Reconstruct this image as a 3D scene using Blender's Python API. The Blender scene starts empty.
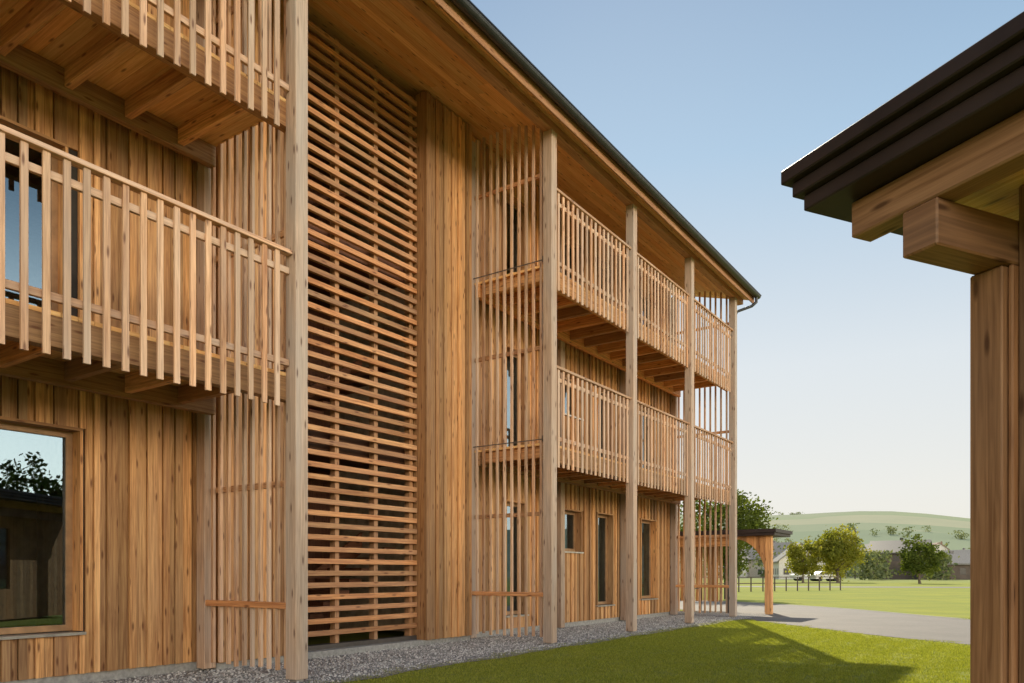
import bpy, math, random
from mathutils import Vector, Matrix
random.seed(7)
R=random.random
def U(a,b): return a+(b-a)*R()
scene=bpy.context.scene
TH=math.atan(524/760)

# ---------------------------------------------------------------- helpers
def link(o,parent=None):
    scene.collection.objects.link(o)
    if parent: o.parent=parent
    return o
def empty(name,loc=(0,0,0),rz=0):
    e=bpy.data.objects.new(name,None); e.location=loc; e.rotation_euler=(0,0,rz); e.empty_display_size=.3
    return link(e)
class MB:
    def __init__(s): s.v=[];s.f=[];s.uv=[];s.c=[];s.m=[]
    def hexa(s,P,ax=2,mi=0,col=None):
        n=len(s.v); s.v+= [tuple(p) for p in P]
        ru,rv=U(0,50),U(0,50); c=col or (R(),R(),R())
        for q,nx in (((0,3,2,1),2),((4,5,6,7),2),((0,1,5,4),1),((2,3,7,6),1),((1,2,6,5),0),((3,0,4,7),0)):
            s.f.append(tuple(n+i for i in q)); s.m.append(mi); s.c.append(c)
            if nx!=ax: ua=ax; va=3-ax-nx
            else: ua,va=[i for i in (0,1,2) if i!=nx]
            for i in q:
                s.uv.append((P[i][ua]+ru,P[i][va]+rv))
    def box(s,x0,x1,y0,y1,z0,z1,ax=2,mi=0,col=None):
        s.hexa([(x0,y0,z0),(x1,y0,z0),(x1,y1,z0),(x0,y1,z0),(x0,y0,z1),(x1,y0,z1),(x1,y1,z1),(x0,y1,z1)],ax,mi,col)
    def quad(s,pts,mi=0,uv=None,col=None):
        n=len(s.v); s.v+=[tuple(p) for p in pts]; s.f.append(tuple(range(n,n+len(pts)))); s.m.append(mi); s.c.append(col or (R(),R(),R()))
        for i,p in enumerate(pts): s.uv.append(uv[i] if uv else (p[0],p[1]))
    def build(s,name,mats,parent=None,bevel=0,smooth=False):
        me=bpy.data.meshes.new(name); me.from_pydata(s.v,[],s.f)
        if not isinstance(mats,(list,tuple)): mats=[mats]
        for m in mats: me.materials.append(m)
        me.polygons.foreach_set('material_index',s.m)
        u=me.uv_layers.new(name='UVMap'); fl=[]
        for a in s.uv: fl+=[a[0],a[1]]
        u.data.foreach_set('uv',fl)
        ca=me.attributes.new('rnd','FLOAT_COLOR','FACE'); fl=[]
        for a in s.c: fl+=[a[0],a[1],a[2],1]
        ca.data.foreach_set('color',fl)
        if smooth: me.polygons.foreach_set('use_smooth',[True]*len(s.f))
        me.update()
        o=link(bpy.data.objects.new(name,me),parent)
        if bevel:
            b=o.modifiers.new('bev','BEVEL'); b.width=bevel; b.segments=1; b.limit_method='ANGLE'
        return o

class NT:
    def __init__(s,name):
        s.m=bpy.data.materials.new(name); s.m.use_nodes=True; s.t=s.m.node_tree; s.t.nodes.clear()
        s.out=s.n('ShaderNodeOutputMaterial')
    def n(s,ty,**k):
        x=s.t.nodes.new(ty)
        for a,b in k.items(): setattr(x,a,b)
        return x
    def l(s,a,b): s.t.links.new(a,b)
    def set(s,inp,v):
        if hasattr(v,'is_linked') : s.l(v,inp)
        else: inp.default_value=v
    def math(s,op,a,b=0,c=None,clamp=False):
        x=s.n('ShaderNodeMath',operation=op,use_clamp=clamp); s.set(x.inputs[0],a); s.set(x.inputs[1],b)
        if c is not None: s.set(x.inputs[2],c)
        return x.outputs[0]
    def mix(s,f,a,b,mode='MIX'):
        x=s.n('ShaderNodeMix',data_type='RGBA',blend_type=mode); s.set(x.inputs[0],f); s.set(x.inputs[6],a); s.set(x.inputs[7],b); return x.outputs[2]
    def noise(s,vec,scale,detail=4,rough=.55,dist=0):
        x=s.n('ShaderNodeTexNoise'); s.l(vec,x.inputs['Vector']); x.inputs['Scale'].default_value=scale; x.inputs['Detail'].default_value=detail
        x.inputs['Roughness'].default_value=rough; x.inputs['Distortion'].default_value=dist; return x.outputs['Fac']
    def ramp(s,f,pts):
        x=s.n('ShaderNodeValToRGB'); s.l(f,x.inputs[0]); e=x.color_ramp.elements
        while len(e)<len(pts): e.new(.5)
        for i,(p,c) in enumerate(pts): e[i].position=p; e[i].color=c if len(c)==4 else (*c,1)
        return x.outputs[0]
    def mapr(s,f,a,b,c=0,d=1,interp='LINEAR'):
        x=s.n('ShaderNodeMapRange',interpolation_type=interp); s.l(f,x.inputs[0]); 
        for i,v in enumerate((a,b,c,d)): x.inputs[i+1].default_value=v
        return x.outputs[0]
    def vmul(s,v,m):
        x=s.n('ShaderNodeVectorMath',operation='MULTIPLY'); s.l(v,x.inputs[0]); x.inputs[1].default_value=m; return x.outputs[0]
    def bump(s,h,st,dist):
        x=s.n('ShaderNodeBump'); s.l(h,x.inputs['Height']); x.inputs['Strength'].default_value=st; x.inputs['Distance'].default_value=dist; return x.outputs[0]
    def pbr(s,col,rough=.6,spec=.5,normal=None,metal=0):
        p=s.n('ShaderNodeBsdfPrincipled'); s.set(p.inputs['Base Color'],col); s.set(p.inputs['Roughness'],rough)
        p.inputs['Specular IOR Level'].default_value=spec; p.inputs['Metallic'].default_value=metal
        if normal is not None: s.l(normal,p.inputs['Normal'])
        s.l(p.outputs[0],s.out.inputs[0]); return p
def c4(c): return (*c,1)

def wood(name,dark,light,grey=(.36,.30,.25),greyamt=.15,rough=.6,knots=True,var=.5):
    t=NT(name); uv=t.n('ShaderNodeUVMap').outputs[0]; at=t.n('ShaderNodeAttribute',attribute_name='rnd')
    sep=t.n('ShaderNodeSeparateColor'); t.l(at.outputs['Color'],sep.inputs[0])
    g=t.noise(t.vmul(uv,(1.6,40,1)),1,3,.65,.6)
    big=t.noise(t.vmul(uv,(.7,3,1)),1,1)
    col=t.mix(t.mapr(g,.34,.66),c4(dark),c4(light))
    br=t.mapr(sep.outputs[0],0,1,1-var*.85,1+var*.3)
    b3=t.n('ShaderNodeCombineColor')
    for i in range(3): t.l(br,b3.inputs[i])
    col=t.mix(1.0,col,b3.outputs[0],'MULTIPLY')
    red=t.mix(1.0,col,(.95,.74,.58,1),'MULTIPLY')
    col=t.mix(t.math('MULTIPLY',sep.outputs[1],.75),col,red)
    gm=t.math('MULTIPLY',t.mapr(t.math('ADD',big,t.math('MULTIPLY',sep.outputs[2],.4)),.45,.95),greyamt*2,clamp=True)
    col=t.mix(gm,col,c4(grey))
    if knots:
        kv=t.vmul(uv,(2.1,8.5,1))
        vo=t.n('ShaderNodeTexVoronoi',voronoi_dimensions='2D'); t.l(kv,vo.inputs['Vector']); vo.inputs['Scale'].default_value=1
        sc=t.n('ShaderNodeSeparateColor'); t.l(vo.outputs['Color'],sc.inputs[0])
        on=t.math('GREATER_THAN',sc.outputs[0],.45)
        k=t.math('MULTIPLY',t.mapr(vo.outputs['Distance'],.05,.14,1,0),on)
        col=t.mix(t.math('MULTIPLY',k,.8),col,(dark[0]*.28,dark[1]*.2,dark[2]*.2,1))
    t.pbr(col,rough,.3); return t.m

W_CLAD=wood('larch_cladding',(.42,.185,.065),(.83,.475,.20),grey=(.52,.39,.27),greyamt=.09,var=.7)
W_SLAT=wood('larch_slats',(.44,.235,.125),(.83,.54,.33),grey=(.58,.48,.40),greyamt=.28)
W_POST=wood('weathered_post_wood',(.36,.235,.155),(.64,.46,.33),grey=(.44,.39,.35),greyamt=.35)
W_SOFF=wood('spruce_soffit',(.68,.37,.135),(.92,.61,.27),greyamt=.02,var=.25)
W_LOUV=wood('louvre_larch',(.42,.18,.075),(.78,.43,.195),grey=(.5,.37,.28),greyamt=.1)
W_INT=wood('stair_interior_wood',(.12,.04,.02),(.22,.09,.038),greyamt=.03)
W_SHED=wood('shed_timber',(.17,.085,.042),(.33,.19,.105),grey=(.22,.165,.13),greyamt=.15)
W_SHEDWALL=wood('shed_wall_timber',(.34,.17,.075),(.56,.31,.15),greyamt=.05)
def plain(name,col,rough=.5,spec=.5,metal=0,nscale=6,amt=.25,bump=0):
    t=NT(name); tc=t.n('ShaderNodeTexCoord').outputs['Object']
    n=t.noise(tc,nscale,4)
    a=tuple(c*(1-amt) for c in col); b=tuple(min(1,c*(1+amt)) for c in col)
    nm=t.bump(n,.3,bump) if bump else None
    t.pbr(t.mix(t.mapr(n,.3,.7),c4(a),c4(b)),rough,spec,nm,metal); return t.m
M_METAL=plain('dark_gutter_metal',(.03,.032,.036),.4,.5,.4)
M_STEEL=plain('bracket_steel',(.13,.10,.085),.5,.5,.3)
M_ROOF=plain('dark_roof_sheet',(.05,.045,.045),.5)
M_BROWNMET=plain('brown_fascia_metal',(.030,.021,.021),.5,.3,.1,3)
M_FRAME=plain('window_frame_wood',(.34,.19,.09),.5)
M_DKFRAME=plain('window_frame_dark',(.06,.05,.045),.4)
M_SILL=plain('aluminium_sill',(.42,.40,.38),.35,.5,.7)
M_DARK=plain('dark_interior',(.03,.025,.02),.8)
M_PLASTER=plain('white_render',(.62,.59,.54),.9)
M_TILE=plain('grey_roof_tile',(.19,.18,.17),.8)
M_REDTILE=plain('red_roof_tile',(.24,.15,.11),.8)
M_CONC=plain('concrete',(.33,.32,.30),.85,bump=.01,nscale=20)
M_DKWOOD=plain('dark_stained_timber',(.10,.075,.06),.8,nscale=.8)
M_SILVER=plain('silver_car_paint',(.5,.5,.5),.3,.5,.3)
M_WHITE=plain('white_car_paint',(.7,.7,.68),.3)
M_TYRE=plain('tyre_rubber',(.02,.02,.02),.8)
M_CURT=plain('curtain_cloth',(.5,.47,.42),.9)
def glassmat():
    t=NT('window_glass')
    fr=t.n('ShaderNodeFresnel'); fr.inputs[0].default_value=1.9
    f=t.math('ADD',t.math('MULTIPLY',fr.outputs[0],1.3),.03,clamp=True)
    gl=t.n('ShaderNodeBsdfGlossy'); gl.inputs['Roughness'].default_value=.01; gl.inputs['Color'].default_value=(.52,.76,1,1)
    tr=t.n('ShaderNodeBsdfTransparent'); tr.inputs[0].default_value=(.45,.47,.47,1)
    mx=t.n('ShaderNodeMixShader'); t.l(f,mx.inputs[0]); t.l(tr.outputs[0],mx.inputs[1]); t.l(gl.outputs[0],mx.inputs[2]); t.l(mx.outputs[0],t.out.inputs[0]); return t.m
M_GLASS=glassmat()
def leafmat(name,a,b,tr=.5):
    t=NT(name); at=t.n('ShaderNodeAttribute',attribute_name='rnd'); sep=t.n('ShaderNodeSeparateColor'); t.l(at.outputs['Color'],sep.inputs[0])
    col=t.mix(sep.outputs[0],c4(a),c4(b))
    d=t.n('ShaderNodeBsdfDiffuse'); t.l(col,d.inputs[0]); q=t.n('ShaderNodeBsdfTranslucent'); 
    col2=t.mix(1.0,col,(1.5,1.45,.5,1),'MULTIPLY'); t.l(col2,q.inputs[0])
    mx=t.n('ShaderNodeMixShader'); mx.inputs[0].default_value=tr; t.l(d.outputs[0],mx.inputs[1]); t.l(q.outputs[0],mx.inputs[2]); t.l(mx.outputs[0],t.out.inputs[0]); return t.m
L_TREE=leafmat('leaf_green',(.05,.075,.02),(.13,.16,.04))
L_BRIGHT=leafmat('leaf_light_green',(.16,.18,.035),(.32,.30,.07),.6)
L_GRASS=leafmat('grass_blade',(.14,.18,.035),(.44,.45,.11),.5)
M_BARK=plain('bark',(.12,.09,.065),.9,nscale=12)

# ---------------------------------------------------------------- terrain
def hh(x,y):
    d=math.hypot(x,y)
    if d<240: return 0
    t=min(1,(d-240)/620); t=t*t*(3-2*t)
    a=math.atan2(y,x)
    return t*(58+7*math.sin(a*3.1+.6)+5*math.sin(a*11+.5)+3*math.sin(a*23)) + max(0,(d-900))*.012
def terrain():
    radii=[0,3,8,15,25,40,60,90,130,180,240]+[240+20*i for i in range(1,36)]+[1000,1150,1400,1800,2500,3500]
    N=180; vs=[(0,0,0)]
    for r in radii[1:]:
        for k in range(N):
            a=2*math.pi*k/N; x=r*math.cos(a); y=r*math.sin(a); vs.append((x,y,hh(x,y)))
    fs=[(0,1+k,1+(k+1)%N) for k in range(N)]
    for i in range(len(radii)-2):
        b=1+i*N
        for k in range(N): fs.append((b+k,b+N+k,b+N+(k+1)%N,b+(k+1)%N))
    m=bpy.data.meshes.new('ground'); m.from_pydata(vs,[],fs); m.polygons.foreach_set('use_smooth',[True]*len(fs))
    t=NT('grass_ground'); tc=t.n('ShaderNodeTexCoord').outputs['Object']
    n1=t.noise(tc,60,3,.7); n2=t.noise(tc,.5,3); n3=t.noise(tc,9,2); n4=t.noise(t.vmul(tc,(1,3,1)),.12,3)
    near=t.mix(t.mapr(n1,.3,.7),(.15,.185,.03,1),(.38,.39,.085,1))
    near=t.mix(t.mapr(n2,.35,.7),near,t.mix(1.0,near,(1.3,1.2,.9,1),'MULTIPLY'))
    near=t.mix(t.mapr(n3,.4,.7,0,.3),near,(.34,.33,.10,1))
    near=t.mix(t.mapr(n4,.42,.62,0,.35),near,(.19,.25,.05,1))
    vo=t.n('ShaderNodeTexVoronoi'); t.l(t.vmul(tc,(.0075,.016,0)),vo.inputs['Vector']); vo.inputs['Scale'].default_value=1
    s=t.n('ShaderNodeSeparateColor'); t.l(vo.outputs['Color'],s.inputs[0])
    fld=t.ramp(s.outputs[0],[(0,(.20,.25,.16)),(.35,(.27,.31,.18)),(.6,(.35,.34,.23)),(.85,(.22,.27,.17))])  # distant fields paled, aerial haze is put into their colour
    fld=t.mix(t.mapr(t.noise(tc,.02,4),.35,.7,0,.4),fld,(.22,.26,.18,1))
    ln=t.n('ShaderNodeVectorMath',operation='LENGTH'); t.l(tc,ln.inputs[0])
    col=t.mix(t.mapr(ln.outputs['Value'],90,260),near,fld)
    t.pbr(col,.95,.1); m.materials.append(t.m)
    return link(bpy.data.objects.new('ground',m))
terrain()

def catmull(P,n=10):
    out=[]
    for i in range(len(P)-1):
        p0=Vector(P[max(0,i-1)]);p1=Vector(P[i]);p2=Vector(P[i+1]);p3=Vector(P[min(len(P)-1,i+2)])
        for k in range(n):
            t=k/n; out.append(.5*((2*p1)+(p2-p0)*t+(2*p0-5*p1+4*p2-p3)*t*t+(3*p1-p0-3*p2+p3)*t**3))
    out.append(Vector(P[-1])); return out
def ribbon(name,P,w,z,mat,off=0):
    c=catmull(P); mb=MB(); L=[]
    for i,p in enumerate(c):
        d=(c[min(i+1,len(c)-1)]-c[max(i-1,0)]).normalized(); n=Vector((-d.y,d.x))
        L.append((p+n*(off+w/2),p+n*(off-w/2)))
    for i in range(len(L)-1):
        a,b=L[i];a2,b2=L[i+1]
        mb.quad([(b.x,b.y,z),(b2.x,b2.y,z),(a2.x,a2.y,z),(a.x,a.y,z)])
    return mb.build(name,mat),L
def asph(name,base):
    t=NT(name); tc=t.n('ShaderNodeTexCoord').outputs['Object']
    n=t.noise(tc,120,3,.7); n2=t.noise(tc,.8,4); n3=t.noise(tc,6,4)
    col=t.mix(t.mapr(n,.3,.7),c4([b*.7 for b in base]),c4([b*1.3 for b in base]))
    col=t.mix(t.mapr(n2,.35,.65,0,.35),col,c4([b*.65 for b in base])); col=t.mix(t.mapr(n3,.55,.75,0,.25),col,c4([b*1.5 for b in base]))
    t.pbr(col,.75,.35,t.bump(n,.5,.01)); return t.m
M_ASPH=asph('asphalt_drive',(.21,.185,.16))
roadP=[(-60,52),(-30,36),(-14,30.0),(-8.2,26.2),(-3.8,21.2),(0.5,17.2),(5,15.6),(12,15),(40,15)]
road,RL=ribbon('asphalt_driveway',roadP,5.6,.006,M_ASPH)
ribbon('road_edging',roadP,.12,.012,M_CONC,off=2.86)
ribbon('far_road',[(-70,70),(-30,66),(-8,72),(30,90),(80,100)],5,.008,M_ASPH)
RC=catmull(roadP,14)
def on_road(x,y):
    for p in RC:
        if (p.x-x)**2+(p.y-y)**2<2.95**2: return True
    return False

def gravelmat():
    t=NT('gravel'); tc=t.n('ShaderNodeTexCoord').outputs['Object']
    vo=t.n('ShaderNodeTexVoronoi'); t.l(tc,vo.inputs['Vector']); vo.inputs['Scale'].default_value=42
    s=t.n('ShaderNodeSeparateColor'); t.l(vo.outputs['Color'],s.inputs[0])
    col=t.ramp(s.outputs[0],[(0,(.24,.23,.22)),(.5,(.44,.42,.40)),(1,(.66,.63,.60))])
    col=t.mix(t.mapr(vo.outputs['Distance'],.3,.7),col,(.12,.115,.11,1))
    h=t.math('SUBTRACT',1,vo.outputs['Distance'])
    t.pbr(col,.85,.3,t.bump(h,1,.02)); return t.m
M_GRAV=gravelmat()
mb=MB()
N=70
def gx(y): return -6.22+.05*math.sin(y*2.3)+.04*math.sin(y*5.1+1)
for i in range(N):
    y0=-14+36.5*i/N; y1=-14+36.5*(i+1)/N
    mb.quad([(-8.6,y0,.01),(gx(y0),y0,.01),(gx(y1),y1,.01),(-8.6,y1,.01)])
mb.quad([(-22,20.2,.011),(-8.6,20.2,.011),(-8.6,22.5,.011),(-22,22.5,.011)])
mb.build('gravel_strip',M_GRAV)
peb=MB()
for i in range(170):
    x,y=U(-.35,.35),U(-.35,.35); r=U(.008,.02); a=U(0,3)
    pts=[(x+math.cos(a+k*1.257)*r*U(.7,1.1),y+math.sin(a+k*1.257)*r*U(.7,1.1)) for k in range(5)]
    h=r*U(.6,1); c=(R(),)*3
    for k in range(5):
        p,q=pts[k],pts[(k+1)%5]
        peb.quad([(p[0],p[1],0),(q[0],q[1],0),((q[0]+x)/2,(q[1]+y)/2,h),((p[0]+x)/2,(p[1]+y)/2,h)],col=c)
    peb.quad([((p[0]+x)/2,(p[1]+y)/2,h) for p in pts],col=c)
tt=NT('pebble'); at=tt.n('ShaderNodeAttribute',attribute_name='rnd'); sp=tt.n('ShaderNodeSeparateColor'); tt.l(at.outputs['Color'],sp.inputs[0])
tt.pbr(tt.ramp(sp.outputs[0],[(0,(.22,.21,.20)),(.6,(.44,.42,.40)),(1,(.66,.63,.60))]),.8,.3)
def instancer(name,childname,mb,mat,cells,size):
    I=MB()
    for (x,y,z) in cells:
        a=U(0,6.28); c,s=math.cos(a)*size/2,math.sin(a)*size/2
        I.quad([(x+c,y+s,z),(x-s,y+c,z),(x-c,y-s,z),(x+s,y-c,z)])
    o=I.build(name,mat); o.instance_type='FACES'; o.show_instancer_for_render=False; o.show_instancer_for_viewport=False
    ch=mb.build(childname,mat,o); return o
cells=[]
y=4.0
while y<20.5:
    x=-8.2
    while x<-6.4: cells.append((x,y,.008)); x+=.5
    y+=.5
instancer('gravel_pebbles','pebbles',peb,tt.m,cells,.7)
gb=MB()
for i in range(1100):
    x,y=U(-.4,.4),U(-.4,.4); h=U(.012,.03); a=U(0,6.28); w=U(.0025,.0045); dx,dy=math.cos(a)*w,math.sin(a)*w; lx,ly=U(-.02,.02),U(-.02,.02)
    gb.quad([(x-dx,y-dy,0),(x+dx,y+dy,0),(x+lx,y+ly,h)],col=(R(),)*3)
cells=[]
y=4.0
while y<23.5:
    x=-6.1
    while x<1.6:
        if not on_road(x,y): cells.append((x+U(-.1,.1),y+U(-.1,.1),.0))
        x+=.5
    y+=.5
instancer('lawn_grass','grass_blades',gb,L_GRASS,cells,.8)

# ---------------------------------------------------------------- building
APT=empty('timber_apartment_building')
XF=6.67; XW=8.47
POSTS_R=[10.79,13.89,16.98,20.08]; POSTS_L=[5.52,2.43,-.66,-3.75,-6.84]
YE=20.08; YS=-9.0
Zs=lambda X: 8.70+.27*(X-6.67)
def rects(y0,y1,z0,z1,holes):
    ys=sorted(set([y0,y1]+[h for H in holes for h in H[:2]])); zs=sorted(set([z0,z1]+[h for H in holes for h in H[2:]]))
    out=[]
    for i in range(len(ys)-1):
        run=None
        for j in range(len(zs)-1):
            cy=(ys[i]+ys[i+1])/2; cz=(zs[j]+zs[j+1])/2
            inside=any(H[0]<cy<H[1] and H[2]<cz<H[3] for H in holes)
            if inside:
                if run: out.append((ys[i],ys[i+1],run[0],run[1])); run=None
            else: run=(run[0],zs[j+1]) if run else (zs[j],zs[j+1])
        if run: out.append((ys[i],ys[i+1],run[0],run[1]))
    return out
def clad(mb,X,y0,y1,z0,z1,holes=()):
    y=y0; i=0
    while y<y1-.01:
        w=min((.10,.07,.125,.085)[int(R()*4)],y1-y)
        d=.0 if i%2 else .024
        d+=U(0,.006)
        a,b=y+.005,y+w-.005
        col=(R(),R()*R(),R())
        segs=[(z0,z1)]
        for H in holes:
            if H[0]<b and H[1]>a:
                ns=[]
                for s in segs:
                    if H[2]>s[0] and H[3]<s[1]: ns+=[(s[0],H[2]),(H[3],s[1])]
                    elif H[2]<=s[0]<H[3]: ns.append((H[3],s[1]))
                    elif H[2]<s[1]<=H[3]: ns.append((s[0],H[2]))
                    else: ns.append(s)
                segs=ns
        for s in segs:
            if s[1]-s[0]>.02: mb.box(-X-.0,-X+.022+d,a,b,s[0],s[1],2,0,col)
        y+=w; i+=1

holesL=[(2.3,4.10,.55,2.75),(2.0,3.95,3.50,5.72),(2.0,3.95,6.50,8.6),(-3.5,-1.0,.55,2.75),(-3.5,-1,3.5,5.7)]
holesR=[]
for k,zb in enumerate((0,2.99,5.98)):
    holesR+=[(12.0,12.75,.35+zb+(.15 if k else 0),2.62+zb),(14.05,15.0,1.65+zb,2.6+zb),(15.72,16.55,.42+zb+(.1 if k else 0),2.62+zb),(18.1,19.1,.5+zb+(.05 if k else 0),2.62+zb)]
core=MB()
for sec,(a,b),H in (('L',(YS,5.52),holesL),('R',(10.72,YE),holesR)):
    for r in rects(a,b,.12,9.0,H): core.box(-XW-.22,-XW-.001,r[0],r[1],r[2],r[3],2)
core.build('wall_core',M_DARK,APT)
cl=MB()
clad(cl,XW,YS,5.50,.12,9.15,holesL)
clad(cl,XW,10.75,YE,.12,9.15,holesR)
for a,b in ((5.62,6.86),(9.45,10.70)):
    clad(cl,8.27,a,b,.10,9.1)
cl.build('vertical_board_cladding',W_CLAD,APT)
pc=MB()
for a,b in ((5.62,6.86),(9.45,10.70)):
    pc.box(-8.60,-8.272,a+.004,b-.004,.10,9.12,2)
pc.build('stair_panel_core',W_CLAD,APT)
g=MB()
def gable(y0,y1):
    x0,x1,xr=-XW-.23,-19.4,-14
    z0=.12
    prof=[(x0,z0),(x1,z0),(x1,9.0),(xr,10.55),(x0,9.2)]
    g.quad([(p[0],y0,p[1]) for p in prof]); g.quad([(p[0],y1,p[1]) for p in prof][::-1])
    for i in range(5):
        p,q=prof[i],prof[(i+1)%5]; g.quad([(p[0],y0,p[1]),(p[0],y1,p[1]),(q[0],y1,q[1]),(q[0],y0,q[1])][::-1])
gable(YE-.25,YE-.01); gable(YS,YS+.25)
g.box(-19.4,-19.2,YS+.25,YE-.26,.12,9,2)
for z in (.1,3.2,6.2): g.box(-19.1,-XW-.24,YS+.26,5.4,z,z+.25,0); g.box(-19.1,-XW-.24,10.9,YE-.27,z,z+.25,0)
g.box(-12.6,-12.4,YS+.26,YE-.27,.36,9.0,2)
for yy in (5.42,10.74): g.box(-12.3,-XW-.24,yy-.1,yy+.1,.1,9.0,2)
g.build('gable_walls_and_floors',plain('interior_light_wall',(.45,.33,.22),.9),APT)
p=MB(); p.box(-XW-.2,-XW+.005,YS,5.5,0,.12,1); p.box(-XW-.2,-XW+.005,10.75,YE,0,.12,1); p.box(-19.3,-8.7,YE-.3,YE-.03,0,.119,0); p.box(-8.75,-8.28,5.62,10.7,0,.10,1)
p.build('concrete_plinth',M_CONC,APT)

def window(H,curt=False,mull=None):
    y0,y1,z0,z1=H; f=MB(); xg=-XW-.14
    t=.03
    f.box(-XW-.2,-XW+.055,y0,y0+t,z0+t,z1-t,2,0); f.box(-XW-.2,-XW+.055,y1-t,y1,z0+t,z1-t,2,0)
    f.box(-XW-.2,-XW+.055,y0,y1,z1-t,z1,1,0)
    f.box(-XW-.2,-XW+.085,y0-.02,y1+.02,z0-.01,z0+.02,1,2)
    w=.065
    a,b,c,d=y0+t,y1-t,z0+t,z1-t
    f.box(xg-.03,xg+.03,a,a+w,c,d,2,1); f.box(xg-.03,xg+.03,b-w,b,c,d,2,1)
    f.box(xg-.03,xg+.03,a+w,b-w,d-w,d,1,1); f.box(xg-.03,xg+.03,a+w,b-w,c,c+w,1,1)
    f.build('window_frame',[W_CLAD,M_FRAME,M_SILL],APT)
    q=MB(); q.quad([(xg,a+w,c+w),(xg,b-w,c+w),(xg,b-w,d-w),(xg,a+w,d-w)]); q.build('window_pane',M_GLASS,APT)
    r=MB()
    if curt:
        n=14; yy=b-.05-.5
        for k in range(n):
            ya=yy+.5*k/n; yb=yy+.5*(k+1)/n; xa=xg-.16-.03*math.sin(k*2.2); xb=xg-.16-.03*math.sin((k+1)*2.2)
            r.quad([(xa,ya,c),(xb,yb,c),(xb,yb,d),(xa,ya,d)])
        r.build('curtain',M_CURT,APT)
for H in holesL: window(H)
for i,H in enumerate(holesR): window(H,curt=(i%3==1))

lv=MB(); z=.30
while z<9.0:
    lv.box(-8.47,-8.41,6.87,9.44,z,z+.075,1); z+=.172
lv.build('stair_louvre_slats',W_LOUV,APT,bevel=.003)
st=MB()
for yy in (6.95,7.75,8.55,9.36): st.box(-8.58,-8.472,yy-.04,yy+.04,.1,9.05,2)
st.build('louvre_studs',W_LOUV,APT)
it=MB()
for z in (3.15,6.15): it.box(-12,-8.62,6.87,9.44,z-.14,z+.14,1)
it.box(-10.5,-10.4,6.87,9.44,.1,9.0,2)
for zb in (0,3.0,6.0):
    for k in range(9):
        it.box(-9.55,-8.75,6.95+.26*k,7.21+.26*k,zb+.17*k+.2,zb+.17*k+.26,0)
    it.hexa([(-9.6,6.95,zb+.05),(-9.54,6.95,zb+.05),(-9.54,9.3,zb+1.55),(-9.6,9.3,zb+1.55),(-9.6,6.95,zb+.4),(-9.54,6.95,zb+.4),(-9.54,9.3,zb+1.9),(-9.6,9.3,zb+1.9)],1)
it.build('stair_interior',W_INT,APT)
dm=MB(); dm.box(-8.58,-8.42,6.87,9.44,.1,.17,1); dm.build('entrance_threshold',M_DKFRAME,APT)

ps=MB()
for y in POSTS_R+POSTS_L:
    ps.box(-XF-.085,-XF+.085,y-.085,y+.085,.04,8.54,2,0,(U(.4,.8),U(0,.5),R()))
    ps.box(-XW+.05,-XW+.21,y-.08,y+.08,.04,8.9,2,0)
ps.build('posts',W_POST,APT,bevel=.006)
ft=MB()
for y in POSTS_R+POSTS_L: ft.box(-XF-.05,-XF+.05,y-.05,y+.05,0,.039,2)
ft.build('post_feet',M_SILL,APT)

sl=MB(); bm=MB(); dk=MB(); cap=MB()
def balcony(y0,y1,zb,joff=0):
    zbot,ztop=zb,zb+1.66
    n=int(round((y1-y0-.2)/.165)); 
    for i in range(n+1):
        y=y0+.1+(y1-y0-.2)*i/n+U(-.004,.004)
        if any(abs(y-p)<.115 for p in POSTS_R+POSTS_L): continue
        sl.box(-XF-.012,-XF+.013,y-.029,y+.029,zbot+U(-.006,.006),ztop,2,0)
    cap.box(-XF-.06,-XF+.04,y0+.09,y1-.09,ztop+.001,ztop+.045,1)
    cap.box(-XF-.055,-XF-.013,y0+.09,y1-.09,ztop-.20,ztop-.13,1)
    cap.box(-XF-.055,-XF-.013,y0+.09,y1-.09,zbot+.46,zbot+.53,1)
    bm.box(-XF-.20,-XF-.08,y0+.0,y1-.0,zbot+.10,zbot+.36,1)
    bm.box(-XW+.23,-XW+.33,y0,y1,zbot+.12,zbot+.36,1)
    y=y0+.12
    while y<y1:
        bm.box(-XW+.331,-XF-.201,y-.04,y+.04,zbot+.17,zbot+.359,0); y+=.62
    y=y0+.01
    while y<y1-.02:
        dk.box(-XW+.05,-XF-.08,y,min(y+.136,y1),zbot+.361,zbot+.40,0); y+=.14
for zb in (2.99,5.98):
    balcony(POSTS_R[0],POSTS_R[-1],zb); balcony(POSTS_L[-1],POSTS_L[0],zb)
sl.build('balcony_slats',W_SLAT,APT,bevel=.002)
cap.build('balcony_rails',W_SLAT,APT,bevel=.004)
bm.build('balcony_beams_and_joists',W_CLAD,APT,bevel=.004)
dk.build('balcony_decking',W_SOFF,APT)

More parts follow.
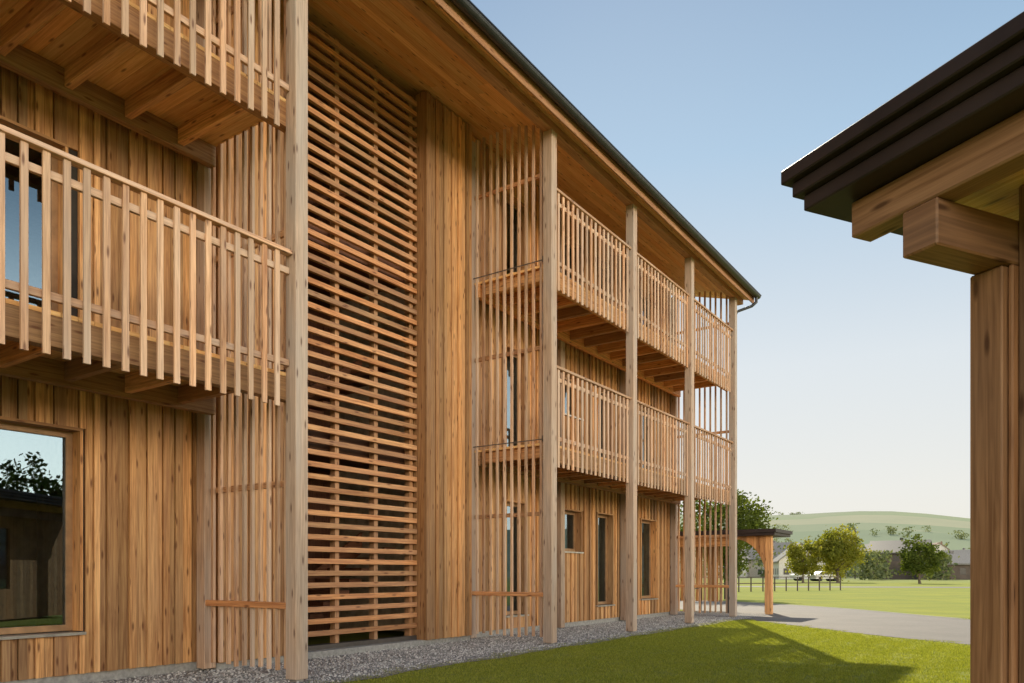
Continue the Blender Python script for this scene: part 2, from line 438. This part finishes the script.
sc=MB(); br=MB(); rl=MB()
def screen(y,zlo,zhi,brk=True):
    n=11
    for i in range(n):
        x=-XF-.10-.15*(i+.5)+U(-.004,.004)
        if x< -XW+.24: continue
        sc.box(x-.022,x+.022,y-.02,y+.02,zlo+U(-.02,.02)+(.0),min(zhi,Zs(-x)-.02),2)
    rl.box(-XW+.2,-XF-.09,y-.065,y-.021,.805,.875,0)
    rl.box(-XW+.2,-XF-.09,y+.021,y+.055,.805,.875,0)
    for z in (2.9+.55,5.9+.55):
        br.box(-XW+.2,-XF-.02,y-.031,y-.021,z-.016,z+.0,0); br.box(-XF-.13,-XF-.1,y-.045,y-.031,z-.05,z+.05,2)
    for z in (7.9,5.0,2.2): rl.box(-XW+.2,-XF-.09,y+.021,y+.06,z-.035,z+.035,0)
screen(POSTS_L[0],.12,8.9); screen(POSTS_R[0],.12,8.9); screen(POSTS_R[-1],.12,8.9); screen(POSTS_L[-1],.12,8.9)
sc.build('side_screen_slats',W_SLAT,APT,bevel=.003); rl.build('side_screen_rails',W_LOUV,APT,bevel=.003); br.build('steel_brackets',M_STEEL,APT)

so=MB(); X=6.36
y0,y1=YS-.6,20.75
while X<8.9:
    cuts=[y0]+[y0+U(2.5,3.5)+k*4.1 for k in range(8) if y0+3.5+k*4.1<y1-.3]+[y1]
    for a,b in zip(cuts[:-1],cuts[1:]):
        x0,x1=-X-.142,-X-.002
        so.hexa([(x0,a+.002,Zs(-x0)),(x1,a+.002,Zs(-x1)),(x1,b-.002,Zs(-x1)),(x0,b-.002,Zs(-x0)),(x0,a+.002,Zs(-x0)+.02),(x1,a+.002,Zs(-x1)+.02),(x1,b-.002,Zs(-x1)+.02),(x0,b-.002,Zs(-x0)+.02)],1)
    X+=.145
so.build('soffit_boards',W_SOFF,APT)
rf=MB()
def slab(xa,xb,za,zb,t,mi):
    rf.hexa([(xb,y0,zb),(xa,y0,za),(xa,y1,za),(xb,y1,zb),(xb,y0,zb+t),(xa,y0,za+t),(xa,y1,za+t),(xb,y1,zb+t)],1,mi)
slab(-6.34,-14,Zs(6.34)+.022,Zs(14)+.022,.14,0)
slab(-6.30,-14,Zs(6.30)+.165,Zs(14)+.165,.05,1)
slab(-14.002,-21.6,Zs(14)+.022,Zs(6.4)+.022,.14,0)
slab(-14.002,-21.6,Zs(14)+.165,Zs(6.4)+.165,.05,1)
rf.build('roof_slabs',[W_SOFF,M_ROOF],APT)
pu=MB(); pu.box(-XF-.08,-XF+.08,y0+.1,y1-.05,8.541,8.70,1)
pu.box(-6.335,-6.305,y0,y1,8.50,8.74,1)
pu.build('eaves_purlin_and_fascia',W_LOUV,APT,bevel=.004)
gt=MB(); n=10; r=.085; cx,cz=-6.205,8.70
for ii,(ra,fl) in enumerate(((r,1),(r-.006,-1))):
    for k in range(n):
        a0=math.pi+math.pi*k/n; a1=math.pi+math.pi*(k+1)/n
        P=[(cx+ra*math.cos(a0),y0,cz+ra*math.sin(a0)),(cx+ra*math.cos(a1),y0,cz+ra*math.sin(a1)),(cx+ra*math.cos(a1),y1,cz+ra*math.sin(a1)),(cx+ra*math.cos(a0),y1,cz+ra*math.sin(a0))]
        gt.quad(P if fl>0 else P[::-1])
gt.quad([(cx+r*math.cos(math.pi+math.pi*k/n),y1,cz+r*math.sin(math.pi+math.pi*k/n)) for k in range(n+1)])
gt.box(cx+r-.004,cx+r+.01,y0,y1,cz-.008,cz+.012,1); gt.box(cx-r-.01,cx-r+.02,y0,y1,cz,cz+.10,1)
gt.build('roof_gutter',M_METAL,APT)
def tube(name,pts,r,mat,parent,n=10):
    cu=bpy.data.curves.new(name,'CURVE'); cu.dimensions='3D'; cu.bevel_depth=r; cu.bevel_resolution=3
    s=cu.splines.new('POLY'); s.points.add(len(pts)-1)
    for i,q in enumerate(pts): s.points[i].co=(*q,1)
    cu.materials.append(mat); return link(bpy.data.objects.new(name,cu),parent)
tube('downpipe',[(cx,20.6,8.64),(cx,20.6,8.50),(-6.3,20.5,8.38),(-6.62,20.24,8.22),(-6.66,20.22,8.1),(-6.66,20.22,.05)],.04,M_METAL,APT)

# ---------------------------------------------------------------- neighbouring timber shed (rotated)
SH=empty('timber_shed',(-.971,3.585,0),math.atan2(-.523,.852))
f=MB()
f.box(0,6,0,9,2.985,3.05,0); f.box(.035,5.96,.035,8.96,2.92,2.984,0); f.box(.07,5.93,.07,8.93,2.85,2.919,0)
f.build('roof_fascia',M_BROWNMET,SH,bevel=.006)
s=MB(); y=.33
while y<8.6:
    s.box(.33,5.7,y,y+.14,2.828,2.848,0); y+=.143
s.build('soffit_boards',W_SOFF,SH)
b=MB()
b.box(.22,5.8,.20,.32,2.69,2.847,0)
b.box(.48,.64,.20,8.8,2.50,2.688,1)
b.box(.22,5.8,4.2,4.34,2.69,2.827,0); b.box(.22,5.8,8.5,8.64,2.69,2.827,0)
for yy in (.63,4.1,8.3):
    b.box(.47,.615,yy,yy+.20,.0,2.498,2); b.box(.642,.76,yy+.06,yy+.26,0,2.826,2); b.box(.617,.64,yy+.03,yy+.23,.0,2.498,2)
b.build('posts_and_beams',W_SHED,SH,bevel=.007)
w=MB(); 
y=.9
while y<8.7:
    hw=(2.4<y<3.8 or 5.4<y<6.6)
    if not hw: w.box(1.5,1.53,y,y+.115,.05,2.82,2)
    else: w.box(1.5,1.53,y,y+.115,.05,.8,2); w.box(1.5,1.53,y,y+.115,2.3,2.82,2)
    y+=.12
w.box(1.531,1.6,.9,2.4,.05,2.82,2); w.box(1.531,1.6,3.85,5.4,.05,2.82,2); w.box(1.531,1.6,6.65,8.7,.05,2.82,2); w.box(5.5,5.6,.9,8.7,.05,2.82,2)
w.box(1.61,5.49,8.6,8.7,.05,2.82,2); w.box(1.61,5.49,.9,1.0,.05,2.82,2)
w.build('shed_cladding',W_SHEDWALL,SH)
gq=MB(); gq.box(1.56,1.57,2.4,3.85,.8,2.3,2); gq.box(1.56,1.57,5.4,6.65,.8,2.3,2); gq.build('shed_windows',M_GLASS,SH)

# ---------------------------------------------------------------- bicycle shelter
BS=empty('bicycle_shelter')
f=MB(); f.box(-13.5,-6.05,21.9,23.7,2.36,2.46,0); f.box(-13.45,-6.1,21.95,23.65,2.28,2.359,0); f.build('shelter_roof',M_BROWNMET,BS)
f=MB()
for x in (-6.35,-9.6,-13):
    f.box(x-.09,x+.09,22.21,22.39,0,2.279,2); f.box(x-.39,x-.21,23.2,23.38,0,2.279,2)
for k in range(8):
    x=-6.35; a0=math.pi/2*k/8; a1=math.pi/2*(k+1)/8; r=.9; y=22.3
    P=lambda a:(x-.09-r+ r*math.cos(a), 2.2-r*1.3+ r*1.3*math.sin(a))
    (xa,za),(xb,zb)=P(a0),P(a1)
    f.hexa([(xb,y-.05,zb),(xa,y-.05,za),(xa,y+.05,za),(xb,y+.05,zb),(xb,y-.05,2.279),(xa,y-.05,2.278),(xa,y+.05,2.278),(xb,y+.05,2.279)],2)
x=-12.9
while x<-8.2: f.box(x,x+.09,23.44,23.48,.3,2.279,2); x+=.13
f.box(-12.9,-7.4,22.27,22.33,2.0,2.279,0)
f.build('shelter_frame',W_CLAD,BS,bevel=.004)
f=MB()
for k in range(5):
    x=-12+1.1*k
    f.box(x,x+.03,22.4,23.1,.7,.73,1); f.box(x,x+.03,22.4,22.43,0,.7,2); f.box(x,x+.03,23.07,23.1,0,.7,2)
f.build('bicycle_racks',M_METAL,BS)

FE=empty('roadside_railing'); f=MB()
fa=Vector((-19,41.5)); fb=Vector((-11.2,56.5)); n=16; d=(fb-fa).normalized()
for k in range(n+1):
    p=fa+(fb-fa)*k/n; f.box(p.x-.035,p.x+.035,p.y-.035,p.y+.035,0,.95,2)
for z in (.5,.9):
    nn=Vector((-d.y,d.x))*.03
    f.hexa([(*(fa-nn),z),(*(fb-nn),z),(*(fb+nn),z),(*(fa+nn),z),(*(fa-nn),z+.06),(*(fb-nn),z+.06),(*(fb+nn),z+.06),(*(fa+nn),z+.06)],0)
f.build('rails_and_posts',M_DKWOOD,FE)

# ---------------------------------------------------------------- trees
def tree(name,x,y,h,rad,mat,crown0=.25,clumps=60,leaf=.12,per=70,z0=0):
    E=empty(name,(x,y,z0)); t=MB()
    def limb(p,q,r0,r1,n=7):
        d=(Vector(q)-Vector(p)).normalized(); u=d.orthogonal().normalized(); v=d.cross(u)
        for k in range(n):
            a,b=2*math.pi*k/n,2*math.pi*(k+1)/n
            A=lambda c,r,an: tuple(Vector(c)+u*math.cos(an)*r+v*math.sin(an)*r)
            t.quad([A(p,r0,a),A(p,r0,b),A(q,r1,b),A(q,r1,a)])
    tr=h*.022
    zc=h*crown0; top=(U(-.1,.1),U(-.1,.1),h*.8); mid=(U(-.08,.08),U(-.08,.08),zc)
    limb((0,0,0),mid,tr*1.5,tr); limb(mid,top,tr,tr*.3)
    cz=(h+zc)/2; hz=(h-zc)/2; lf=MB()
    for i in range(clumps):
        a=U(0,6.28); ph=math.acos(U(-1,1)); rr=U(.45,1.0)**.6*U(.75,1.2)
        c=Vector((math.sin(ph)*math.cos(a)*rad*rr*.86,math.sin(ph)*math.sin(a)*rad*rr*.86,cz+math.cos(ph)*hz*rr*.88))
        if i%3==0:
            k=U(.1,.7); b=Vector(mid).lerp(Vector(top),k); limb(tuple(b),tuple(b.lerp(c,.85)),tr*.35,tr*.08,4)
        cr=rad*U(.16,.34); tone=U(0,.7)
        for j in range(per):
            o=Vector((random.gauss(0,1),random.gauss(0,1),random.gauss(0,.8)))*cr*.5
            q=c+o; l=leaf*U(.6,1.3); dv=Vector((U(-1,1),U(-1,1),U(-1,.5))).normalized(); e=dv.orthogonal().normalized()*l*.4
            cc=(min(1,tone+U(0,.3)),R(),R())
            lf.quad([tuple(q-dv*l*.5),tuple(q+e),tuple(q+dv*l*.5),tuple(q-e)],col=cc)
    t.build('trunk_and_limbs',M_BARK,E); lf.build('foliage',mat,E); return E
tree('ash_tree',-11.6,34.2,5.3,2.1,L_TREE,.2,90,.14,90)
tree('ash_tree',-16.5,37,6,2.4,L_TREE,.2,80,.16,80)
tree('maple_tree',-20.4,101.5,7.0,3.2,L_BRIGHT,.08,110,.30,60)
tree('maple_tree',-24.0,99,5.4,2.3,L_BRIGHT,.08,70,.30,50)
tree('apple_tree',-10.7,95.9,5.2,2.3,L_TREE,.10,70,.28,50)
tree('linden_tree',16,14.3,5.9,1.9,L_TREE,.2,80,.22,60)
tree('linden_tree',24,24,7.5,2.2,L_TREE,.2,80,.25,60)
lf=MB()
def mass(x,y,r,h,n=70):
    z=hh(x,y)
    for j in range(n):
        q=Vector((x+random.gauss(0,.45)*r,y+random.gauss(0,.45)*r,z+abs(U(.05,1))*h)); l=U(.10,.22)*r; dv=Vector((U(-1,1),U(-1,1),U(-1,1))).normalized(); e=dv.orthogonal().normalized()*l*.6
        lf.quad([tuple(q-dv*l),tuple(q+e),tuple(q+dv*l),tuple(q-e)])
def W(px,z): k=(px-512)/760; return z*(k*.8233-.5676),z*(k*.5676+.8233)
for px,z,n,sp in ((795,800,5,16),(855,820,3,6),(780,420,10,40),(910,360,14,50),(850,330,14,40),(830,500,6,70),(950,430,10,50)):
    x,y=W(px,z)
    for i in range(n): mass(x+U(-1,1)*sp,y+U(-1,1)*sp*.25,U(2.5,5),U(3,6))
for i in range(130):
    px=U(700,1100); z=U(170,290); x,y=W(px,z); mass(x,y,U(2.5,4.5),U(3,8),90)
for px,z,r_,h_ in ((868,128,2.2,4.5),(878,131,2.4,5.0),(940,127,2.2,4.2),(932,130,1.8,3.6)):
    x,y=W(px,z); mass(x,y,r_,h_,420)
lf.build('distant_treeline',leafmat('leaf_distant',(.10,.13,.07),(.20,.22,.11),.3))

def house(name,x,y,w,d,he,hr,rz,wall,roof):
    E=empty(name,(x,y,hh(x,y)-.3 if hh(x,y)>.3 else 0),rz); b=MB(); b.box(-w/2,w/2,-d/2,d/2,0,he,2)
    b.quad([(-w/2,-d/2,he),(w/2,-d/2,he),(0,-d/2,hr)]); b.quad([(w/2,d/2,he),(-w/2,d/2,he),(0,d/2,hr)])
    b.build('walls',wall,E)
    r=MB(); o=.5; sl_=(hr-he)/(w/2)
    for s in (-1,1):
        xa=s*(w/2+o); za=he-o*sl_
        P=[(xa,-d/2-o,za),(0,-d/2-o,hr),(0,d/2+o,hr),(xa,d/2+o,za)]
        Q=[(p[0],p[1],p[2]+.25) for p in P]
        r.hexa([*P,*Q] if s<0 else [P[1],P[0],P[3],P[2],Q[1],Q[0],Q[3],Q[2]],1)
    r.box(w*.2,w*.2+.5,-.3,.3,he,hr+.8,2)
    r.build('roof',roof,E)
    q=MB()
    for fl in range(int(he//2.4)):
        z=.9+fl*2.5
        for i in range(3):
            xx=-w/2+w*(i+.5)/3
            q.box(xx-.5,xx+.5,-d/2-.03,-d/2+.05,z,z+1.2,2)
        for i in range(3):
            yy=-d/2+d*(i+.5)/3
            q.box(w/2-.05,w/2+.03,yy-.5,yy+.5,z,z+1.2,2); q.box(-w/2-.03,-w/2+.05,yy-.5,yy+.5,z,z+1.2,2)
    q.build('windows',M_DKFRAME,E)
for px,dz,w_,d_,he,hr,rz,rm in ((797,150,8,9,3.6,6.8,.4,M_TILE),(770,190,9,11,4.8,8.5,1.3,M_TILE),(813,190,9,11,4.6,8.2,.9,M_REDTILE),(730,190,9,11,4.8,8.5,.2,M_TILE),(790,215,9,12,5,9,2.0,M_REDTILE),(960,235,9,12,4.6,8,1.1,M_TILE),(868,200,9,12,5,8.6,.5,M_TILE),(935,300,10,13,5,9,.3,M_REDTILE),(845,310,10,13,5,9,1.5,M_TILE)):
    x,y=W(px,dz); house('farm_house',x,y,w_,d_,he,hr,rz,M_PLASTER,rm)
x,y=W(900,145); house('dark_farmhouse',x,y,8.5,9.5,5.0,7.2,TH+.95,M_DKWOOD,M_ROOF)
x,y=W(955,140); house('dark_barn',x,y,7,15,2.9,4.5,TH+1.4,M_DKWOOD,M_TILE)
def car(name,x,y,rz,paint):
    E=empty(name,(x,y,0),rz); 
    prof=[(-2.1,.35),(2.1,.35),(2.15,.75),(1.3,.92),(.6,1.42),(-1.1,1.45),(-1.9,.98),(-2.15,.9)]
    b=MB()
    def ext(pr,w,mi):
        b.quad([(p[0],-w,p[1]) for p in pr],mi); b.quad([(p[0],w,p[1]) for p in pr][::-1],mi)
        for i in range(len(pr)):
            p,q=pr[i],pr[(i+1)%len(pr)]; b.quad([(p[0],-w,p[1]),(p[0],w,p[1]),(q[0],w,q[1]),(q[0],-w,q[1])],mi)
    ext(prof,.85,0); ext([(1.1,.95),(.55,1.36),(-1.05,1.38),(-1.6,.98)],.86,1)
    for wx in (-1.3,1.35): ext([(wx+.33*math.cos(k*.524),.33+.33*math.sin(k*.524)) for k in range(12)],.88,2)
    b.build('body',[paint,M_DKFRAME,M_TYRE],E,bevel=.03)
x,y=W(824,112); car('parked_car',x,y,.9,M_SILVER)
x,y=W(806,118); car('parked_car',x,y,.7,M_WHITE)
x,y=W(855,150); E=empty('utility_pole',(x,y,0)); b=MB(); b.box(-.1,.1,-.1,.1,0,10,2); b.box(-.8,.8,-.06,.06,9.2,9.35,0); b.build('pole',M_DKWOOD,E)

# ---------------------------------------------------------------- light
el=math.radians(38); az=math.radians(-26)
S=Vector((math.sin(az)*math.cos(el),math.cos(az)*math.cos(el),math.sin(el)))
w=bpy.data.worlds.new('World'); scene.world=w; w.use_nodes=True; nt=w.node_tree
class WT(NT):
    def __init__(s,tree): s.t=tree
T=WT(nt)
bg=nt.nodes['Background']; sk=nt.nodes.new('ShaderNodeTexSky'); sk.sky_type='NISHITA'; sk.sun_disc=False
sk.sun_elevation=el; sk.sun_rotation=az%(2*math.pi); sk.air_density=1.0; sk.dust_density=.8; sk.ozone_density=1.5; sk.altitude=400
dirv=T.n('ShaderNodeTexCoord').outputs['Generated']
sx=T.n('ShaderNodeSeparateXYZ'); T.l(dirv,sx.inputs[0])
haze=T.ramp(sx.outputs[2],[(0,(1.0,.94,.82)),(.10,(1.0,.98,.91)),(.25,(.88,.94,.97)),(.47,(.44,.66,.88)),(.72,(.15,.30,.55)),(1,(.07,.17,.38))])
c1=T.vmul(sk.outputs[0],(.12,.12,.12))
den=T.n('ShaderNodeVectorMath',operation='ADD'); T.l(T.vmul(c1,(1.04,1.02,1.0)),den.inputs[0]); den.inputs[1].default_value=(1,1,1)
dv=T.n('ShaderNodeVectorMath',operation='DIVIDE'); T.l(c1,dv.inputs[0]); T.l(den.outputs[0],dv.inputs[1])
base=T.mix(.72,dv.outputs[0],haze)
# added fill light: unseen low sky opposite the building, brightened for the shaded facade
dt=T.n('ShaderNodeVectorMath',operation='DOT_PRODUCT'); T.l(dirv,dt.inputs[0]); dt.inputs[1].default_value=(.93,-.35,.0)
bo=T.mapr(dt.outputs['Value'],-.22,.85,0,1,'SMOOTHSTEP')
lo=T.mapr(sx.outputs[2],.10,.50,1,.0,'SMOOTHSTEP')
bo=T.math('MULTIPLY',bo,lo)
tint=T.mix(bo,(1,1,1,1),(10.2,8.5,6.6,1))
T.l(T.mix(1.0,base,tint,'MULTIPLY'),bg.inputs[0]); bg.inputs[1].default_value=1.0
sd=bpy.data.lights.new('sun','SUN'); sd.energy=5.0; sd.angle=math.radians(.53); sd.color=(1,.90,.70)
so_=link(bpy.data.objects.new('sun',sd)); so_.rotation_euler=S.to_track_quat('Z','Y').to_euler(); so_.location=(0,0,30)
cam=bpy.data.cameras.new('camera'); cam.sensor_width=36; cam.lens=760/1024*36; cam.shift_y=231.5/1024; cam.clip_end=6000; cam.clip_start=.05
co=link(bpy.data.objects.new('camera',cam)); co.location=(0,0,1.2); co.rotation_euler=(math.pi/2,0,TH)
scene.camera=co
scene.view_settings.view_transform='Standard'; scene.view_settings.look='None'; scene.view_settings.exposure=0
